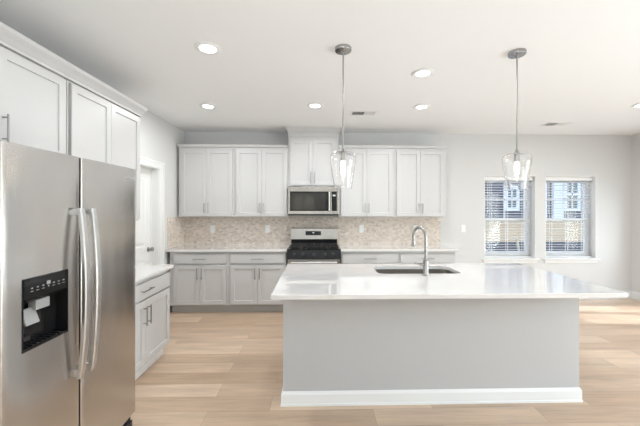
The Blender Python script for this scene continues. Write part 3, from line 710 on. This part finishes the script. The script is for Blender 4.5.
# ------------------------------------------------------------------ over-the-range microwave
mw = thing('microwave', 'stainless steel over-the-range microwave with black glass door', 'microwave', (-0.0545, 4.86, 1.395))
mx, my, mz = 0.0545, -4.86, -1.395
def mb(bm, x0, x1, y0, y1, z0, z1): return box(bm, x0+mx, x1+mx, y0+my, y1+my, z0+mz, z1+mz)
MF = 4.66
bm = new(); mb(bm, -0.4395, 0.3265, MF+0.035, 5.045, 1.40, 1.836); obj('oven_body', bm, M['steel_side'], mw)
bm = new(); mb(bm, -0.4395, 0.215, MF, MF+0.0345, 1.415, 1.828)
md = obj('door', bm, M['steel_small'], mw, bevel=0.004)
bm = new(); mb(bm, -0.408, 0.206, MF-0.003, MF, 1.462, 1.756); dgl = obj('door_glass', bm, M['black'], md)
bm = new(); mb(bm, -0.385, 0.125, MF-0.0042, MF-0.003, 1.486, 1.732); obj('viewing_window', bm, M['dark_glass'], dgl)
bm = new(); tube(bm, [(0.182+mx, MF-0.04+my, 1.47+mz), (0.182+mx, MF-0.04+my, 1.748+mz)], 0.013, 14)
for z in (1.495, 1.722): tube(bm, [(0.182+mx, MF-0.04+my, z+mz), (0.182+mx, MF-0.002+my, z+mz)], 0.009, 10)
obj('handle', bm, M['steel_bright'], md, smooth=True)
bm = new(); mb(bm, 0.216, 0.3265, MF, MF+0.0345, 1.415, 1.828); cpn = obj('control_side', bm, M['steel_small'], mw, bevel=0.003)
bm = new(); mb(bm, 0.218, 0.297, MF-0.003, MF, 1.462, 1.756); cg = obj('keypad', bm, M['black'], cpn)
bm = new(); mb(bm, 0.236, 0.276, MF-0.0038, MF-0.003, 1.685, 1.708); obj('clock', bm, M['screen'], cg)
bm = new(); mb(bm, -0.43, 0.318, MF+0.01, 5.0, 1.395, 1.414); obj('vent_grille', bm, M['black_plastic'], mw)

# ------------------------------------------------------------------ island
il = thing('kitchen_island', 'white panelled kitchen island in the middle of the kitchen', 'kitchen island', (0.89, 2.8, 0))
ix, iy = -0.89, -2.8
def ib(bm, x0, x1, y0, y1, z0, z1): return box(bm, x0+ix, x1+ix, y0+iy, y1+iy, z0, z1)
IX0, IX1, IF, IB = -0.258, 2.046, 2.366, 3.215
bm = new(); ib(bm, IX0, IX1, IF, IF+0.02, 0, 0.8835); ib(bm, IX0, IX0+0.02, IF+0.02, IB, 0, 0.8835); ib(bm, IX1-0.02, IX1, IF+0.02, IB, 0, 0.8835)
obj('panel', bm, M['island_paint'], il)
bm = new(); ib(bm, IX0+0.02, IX1-0.02, IF+0.02, IB-0.07, 0.0, 0.13); obj('plinth', bm, M['toe'], il)
bm = new()
for a, b in ((IX0+0.02, 0.45), (1.36, IX1-0.02)): ib(bm, a, b, IF+0.25, IB, 0.1305, 0.8835)
ib(bm, 0.4505, 1.3595, IB-0.02, IB, 0.1305, 0.8835)
obj('cabinet_box', bm, M['cab_in'], il)
bm = new(); h = 0.105; t_ = 0.013
loft_rects(bm, [(IX0-t_-0.004+ix, IX1+t_+0.004+ix, IF-t_-0.004+iy, IB+iy, 0.0), (IX0-t_-0.004+ix, IX1+t_+0.004+ix, IF-t_-0.004+iy, IB+iy, 0.015), (IX0-t_+ix, IX1+t_+ix, IF-t_+iy, IB+iy, 0.018), (IX0-t_+ix, IX1+t_+ix, IF-t_+iy, IB+iy, h-0.02), (IX0-0.004+ix, IX1+0.004+ix, IF-0.004+iy, IB+iy, h), (IX0-0.0004+ix, IX1+0.0004+ix, IF-0.0004+iy, IB+iy, h+0.001)])
obj('skirting', bm, M['trim'], il)
xs = [IX0+0.02, 0.45, 0.905, 1.36, 1.70, IX1-0.02]
for a, b in zip(xs, xs[1:]):
    bm = new(); shaker(bm, a+0.004+ix, b-0.004+ix, 0.135, 0.69, 0); bmesh.ops.transform(bm, verts=bm.verts, matrix=Matrix.Translation((0, IB+iy+0.0205, 0)) @ Matrix.Scale(-1, 4, (0, 1, 0)))
    dd = obj('door', bm, M['cabinet'], il)
    bm = new(); pull(bm, b-0.035+ix, 0.57, 0, 0.165, True); bmesh.ops.transform(bm, verts=bm.verts, matrix=Matrix.Translation((0, IB+iy+0.0205, 0)) @ Matrix.Scale(-1, 4, (0, 1, 0)))
    obj('handle', bm, M['nickel'], dd, smooth=True)
    bm = new(); ib(bm, a+0.004, b-0.004, IB+0.0015, IB+0.0205, 0.71, 0.855); obj('drawer', bm, M['cabinet'], il, bevel=0.003)
# island worktop with the sink cut-out
SX0, SX1, SY0, SY1 = 0.552, 1.315, 2.755, 3.125
bm = new(); plate_with_hole(bm, [(-0.311, 2.089), (2.155, 2.089), (2.155, 3.262), (-0.311, 3.262)], rrect(SX0, SX1, SY0, SY1, 0.07), 0.8840, 0.9165)
o = obj('countertop', bm, M['quartz'], bevel=0.003); tag(o, 'large white quartz countertop on the kitchen island, cut out around the sink', 'countertop', 'white quartz countertops on base cabinets')
# undermount sink
sk = thing('kitchen_sink', 'stainless steel undermount sink set in the island countertop', 'sink', ((SX0+SX1)/2, (SY0+SY1)/2, 0.884))
sx_, sy_ = -(SX0+SX1)/2, -(SY0+SY1)/2
bm = new(); loops = []
for e, z, r in ((0.022, -0.001, 0.085), (0.004, -0.001, 0.074), (0.003, -0.012, 0.073), (-0.004, -0.17, 0.066), (-0.02, -0.193, 0.055), (-0.06, -0.20, 0.03)):
    loops.append([bm.verts.new((x+sx_, y+sy_, z)) for x, y in rrect(SX0-e, SX1+e, SY0-e, SY1+e, max(r, 0.02))])
for e, z, r in ((-0.05, -0.204, 0.03), (-0.012, -0.197, 0.058), (0.006, -0.172, 0.07), (0.022, -0.005, 0.085)):
    loops.append([bm.verts.new((x+sx_, y+sy_, z)) for x, y in rrect(SX0-e, SX1+e, SY0-e, SY1+e, max(r, 0.02))])
m_ = len(loops[0])
for k, (a, b) in enumerate(zip(loops, loops[1:] + loops[:1])):
    if k == 5: continue
    for i in range(m_): bm.faces.new((a[i], a[(i+1)%m_], b[(i+1)%m_], b[i]))
bm.faces.new(loops[5]); bm.faces.new(loops[6])
obj('basin', bm, M['steel_sink'], sk, smooth=True)
bm = new(); lathe(bm, [(0, -0.1985), (0.03, -0.1985), (0.034, -0.1965), (0.044, -0.1965), (0.045, -0.1999), (0, -0.1999)], (0.0, 0.0), n=24); obj('drain', bm, M['chrome'], sk, smooth=True)
# faucet
FXW, FYW = 0.949, 2.682
fa = thing('kitchen_faucet', 'tall brushed nickel gooseneck pull-down faucet on the island countertop', 'faucet', (FXW, FYW, 0.9165))
bm = new(); lathe(bm, [(0, 0), (0.029, 0), (0.029, 0.005), (0.025, 0.010), (0.0235, 0.012), (0.0225, 0.125), (0.019, 0.135), (0.0135, 0.14), (0.0, 0.14)], n=28); obj('base_body', bm, M['chrome'], fa, smooth=True)
dx, dy = -0.34, 0.94
R = 0.085; top = 0.415 - R
pts = [(0, 0, 0.13), (0, 0, 0.2), (0, 0, 0.28), (0, 0, top)]
for i in range(1, 19):
    a = math.radians(190 * i / 18); r_ = R - R*math.cos(a); pts.append((dx*r_, dy*r_, top + R*math.sin(a)))
lx = pts[-1]
pts.append((lx[0]+dx*0.004, lx[1]+dy*0.004, lx[2]-0.03))
bm = new(); tube(bm, pts, 0.0125, 16); sp = obj('spout', bm, M['chrome'], fa, smooth=True)
e0 = Vector(pts[-1]); dn = Vector((dx*0.06, dy*0.06, -1)).normalized()
bm = new(); tube(bm, [e0 - dn*0.004, e0 + dn*0.004, e0 + dn*0.022, e0 + dn*0.046, e0 + dn*0.053], [0.0135, 0.0155, 0.017, 0.021, 0.018], 18); obj('spray_head', bm, M['chrome'], fa, smooth=True)
bm = new(); tube(bm, [(-0.018, 0.0, 0.095), (-0.05, 0.0, 0.095)], 0.0135, 16); tube(bm, [(-0.044, 0, 0.095), (-0.07, -0.001, 0.101), (-0.10, -0.002, 0.108)], [0.0075, 0.0065, 0.0055], 12); obj('lever', bm, M['chrome'], fa, smooth=True)

# ------------------------------------------------------------------ pendants over the island
def pendant(x, y, label):
    p = thing('pendant_light', label, 'pendant light', (x, y, 2.736), group='glass pendants above the island')
    bm = new(); lathe(bm, [(0, 0), (0.064, 0), (0.064, -0.018), (0.061, -0.024), (0.02, -0.026), (0.012, -0.034), (0, -0.034)], n=36); obj('canopy', bm, M['chrome'], p, smooth=True)
    bm = new(); tube(bm, [(0, 0, -0.03), (0, 0, -0.775)], 0.0058, 12); obj('rod', bm, M['nickel'], p, smooth=True)
    bm = new(); lathe(bm, [(0, -0.765), (0.009, -0.767), (0.012, -0.785), (0.030, -0.797), (0.032, -0.805), (0.018, -0.806), (0.018, -0.868), (0.0, -0.868)], n=24); obj('socket', bm, M['nickel'], p, smooth=True)
    prof = [(0.026, -0.800), (0.055, -0.801), (0.080, -0.808), (0.095, -0.822), (0.1015, -0.845), (0.100, -0.875), (0.093, -0.925), (0.083, -0.985), (0.074, -1.040), (0.068, -1.082)]
    out = prof; inn = []
    for i, (r, z) in enumerate(prof):
        a = Vector(prof[max(0, i-1)]); b = Vector(prof[min(len(prof)-1, i+1)]); t = (b-a).normalized(); nrm = Vector((t.y, -t.x))
        inn.append((r + nrm.x*0.003, z + nrm.y*0.003))
    bm = new(); lathe(bm, out + inn[::-1], n=56, closed=True); obj('glass_shade', bm, M['shade_glass'], p, smooth=True)
    bm = new(); lathe(bm, [(0.0, -0.862), (0.013, -0.866), (0.013, -0.876), (0.016, -0.895), (0.0185, -0.918), (0.0165, -0.945), (0.010, -0.97), (0.005, -0.985), (0.0, -0.987)], n=24); obj('bulb', bm, M['filament'], p, smooth=True)
pendant(0.199, 2.385, 'clear glass pendant hanging on a nickel rod above the left half of the island')
pendant(1.576, 2.407, 'clear glass pendant hanging on a nickel rod in front of the left window')

# ------------------------------------------------------------------ recessed downlights, vents, outlets
DLW = 9.4
def downlight(x, y, label):
    p = thing('recessed_light', label, 'ceiling light', (x, y, H), group='recessed ceiling lights')
    bm = new(); lathe(bm, [(0.062, -0.001), (0.098, -0.001), (0.098, -0.006), (0.092, -0.011), (0.068, -0.012), (0.062, -0.008)], n=40, closed=True); obj('trim_ring', bm, M['white_plastic'], p, smooth=True)
    bm = new(); lathe(bm, [(0.0, -0.001), (0.0618, -0.001), (0.0618, -0.007), (0.0, -0.009)], n=40); ln = obj('lens', bm, M['lens'], p, smooth=True)
    d = bpy.data.lights.new('lamp', 'AREA'); d.shape = 'DISK'; d.size = 0.13; d.spread = math.radians(175); d.energy = DLW; d.color = (0.94, 0.975, 1.0)
    o = bpy.data.objects.new('lamp', d); C.objects.link(o); o.parent = p; o.location = (0, 0, -0.02)
downlight(-0.844, 2.414, 'round recessed ceiling light nearest the camera, on the left')
downlight(-1.321, 3.78, 'round recessed ceiling light in the far left of the ceiling, near the corner wall cabinet')
downlight(-0.025, 3.716, 'round recessed ceiling light in front of the microwave cabinet')
downlight(0.961, 2.799, 'round recessed ceiling light between the two pendants, the nearer one')
downlight(1.263, 3.721, 'round recessed ceiling light between the pendants, the farther one near the back cabinets')
downlight(3.85, 3.573, 'recessed ceiling light at the right edge of the photo')
def vent(x, y, label):
    p = thing('ceiling_vent', label, 'ceiling vent', (x, y, H), group='white ceiling registers')
    bm = new(); w, d = 0.17, 0.095
    for a in ((-w, w, -d, -d+0.025), (-w, w, d-0.025, d), (-w, -w+0.025, -d+0.025, d-0.025), (w-0.025, w, -d+0.025, d-0.025)): box(bm, a[0], a[1], a[2], a[3], -0.007, -0.0005)
    obj('frame', bm, M['white_plastic'], p, bevel=0.002)
    obj('duct', bx(-w+0.025, w-0.025, -d+0.025, d-0.025, -0.0015, -0.0005), M['dark'], p)
    bm = new(); n = 22
    for k in range(n):
        xx = -w+0.03 + (2*w-0.06)*(k+0.5)/n; s = -0.004 if k < n/2 else 0.012
        v = box(bm, xx-0.001, xx+0.001, -d+0.025, d-0.025, -0.007, -0.0018)
        for q in v:
            if q.co.z < -0.005: q.co.x += s
    obj('louvres', bm, M['white_plastic'], p)
vent(0.60, 4.0, 'white ceiling register between the cabinets and the left pendant'); vent(3.48, 4.43, 'white ceiling register above the windows')
def plate(x, z, label, y, kind, cat, group=None):
    p = thing('wall_outlet' if kind == 'o' else 'light_switch', label, cat, (x, y, z), group=group)
    bm = new(); box(bm, -0.036, 0.036, -0.006, 0, -0.06, 0.06); obj('cover_plate', bm, M['white_plastic'], p, bevel=0.003)
    if kind == 'o':
        for s in (-0.024, 0.024):
            bm = new(); bmesh.ops.create_circle(bm, cap_ends=True, radius=0.016, segments=20); bmesh.ops.rotate(bm, verts=bm.verts, matrix=Matrix.Rotation(math.pi/2, 3, 'X'))
            bmesh.ops.translate(bm, verts=bm.verts, vec=(0, -0.0068, s)); r = obj('socket_face', bm, M['vinyl'], p)
            bm = new(); box(bm, -0.0065, -0.0045, -0.0073, -0.0068, s-0.004, s+0.006); box(bm, 0.0045, 0.0065, -0.0073, -0.0068, s-0.004, s+0.006); obj('slots', bm, M['dark'], r)
    else:
        bm = new(); v = box(bm, -0.017, 0.017, -0.009, -0.006, -0.033, 0.033); obj('rocker', bm, M['vinyl'], p, bevel=0.001)
OG = 'outlets on the backsplash'
for x, lb in ((-1.69, 'white wall outlet on the backsplash nearest the left corner'), (-0.805, 'white wall outlet on the backsplash just left of the range'),
              (0.726, 'white wall outlet on the backsplash just right of the range'), (1.618, 'white wall outlet on the backsplash behind the faucet')):
    plate(x, 1.167, lb, YB-0.0092, 'o', 'outlet', OG)
plate(2.414, 1.17, 'white light switch on the bare back wall left of the windows', YB-0.0002, 's', 'light switch')

# ------------------------------------------------------------------ outside the windows
bm = new(); prism(bm, [(YB+0.19, -0.75), (YB+0.19, -0.62), (6.2, -0.62), (10.7, 0.36), (40.0, 0.36), (40.0, -0.75)], -10, 30); struct('yard_ground', bm, M['gravel'])
bm = new(); prism(bm, [(10.705, 0.361), (11.0, 0.62), (11.7, 1.02), (13.5, 1.03), (13.5, 0.361)], -6, 26)
struct('straw_bank', bm, M['straw'])
HY = 12.0
hs = thing('neighbour_house', 'blue-grey sided house with white trimmed windows seen through the blinds', 'house', (9, HY, 1.0))
def hb(x0, x1, y0, y1, z0, z1): return bx(x0-9, x1-9, y0-HY, y1-HY, z0-1.0, z1-1.0)
obj('wall', hb(1, 22, HY, HY+1.4, 1.02, 5.5), M['siding'], hs)
obj('plinth', hb(1, 22, HY-0.03, HY, 1.02, 1.18), M['plinth'], hs)
bm = new(); prism(bm, [(-0.6, 4.4), (0.9, 5.6), (2.0, 5.6), (2.0, 4.4)], -9, 14); obj('roof', bm, M['shingle'], hs)
def house_window(x0, x1, z0, z1):
    t = 0.12; bm = new()
    for a in ((x0, x0+t, z0, z1), (x1-t, x1, z0, z1), (x0+t, x1-t, z0, z0+t), (x0+t, x1-t, z1-t, z1), (x0+t, x1-t, (z0+z1)/2-0.04, (z0+z1)/2+0.04), ((x0+x1)/2-0.02, (x0+x1)/2+0.02, z0+t, z1-t)):
        box(bm, a[0]-9, a[1]-9, -0.08, 0, a[2]-1.0, a[3]-1.0)
    f = obj('window_frame', bm, M['house_white'], hs)
    obj('pane', hb(x0+t, x1-t, HY-0.03, HY, z0+t, z1-t), M['house_glass'], f)
house_window(7.32, 7.92, 1.44, 2.40); house_window(9.70, 10.36, 1.42, 2.72)
obj('corner_board', hb(9.25, 9.62, HY-0.12, HY, 1.02, 4.5), M['house_white'], hs)
obj('corner_board', hb(8.90, 9.02, HY-0.08, HY, 1.02, 4.5), M['house_white'], hs)
bm = new(); tube(bm, [(6.12, 9.2, 0.0), (6.02, 9.2, 0.62)], 0.035, 8); o = obj('wooden_stake', bm, M['stake']); tag(o, 'leaning pine stake in the yard outside the left window', 'stake')
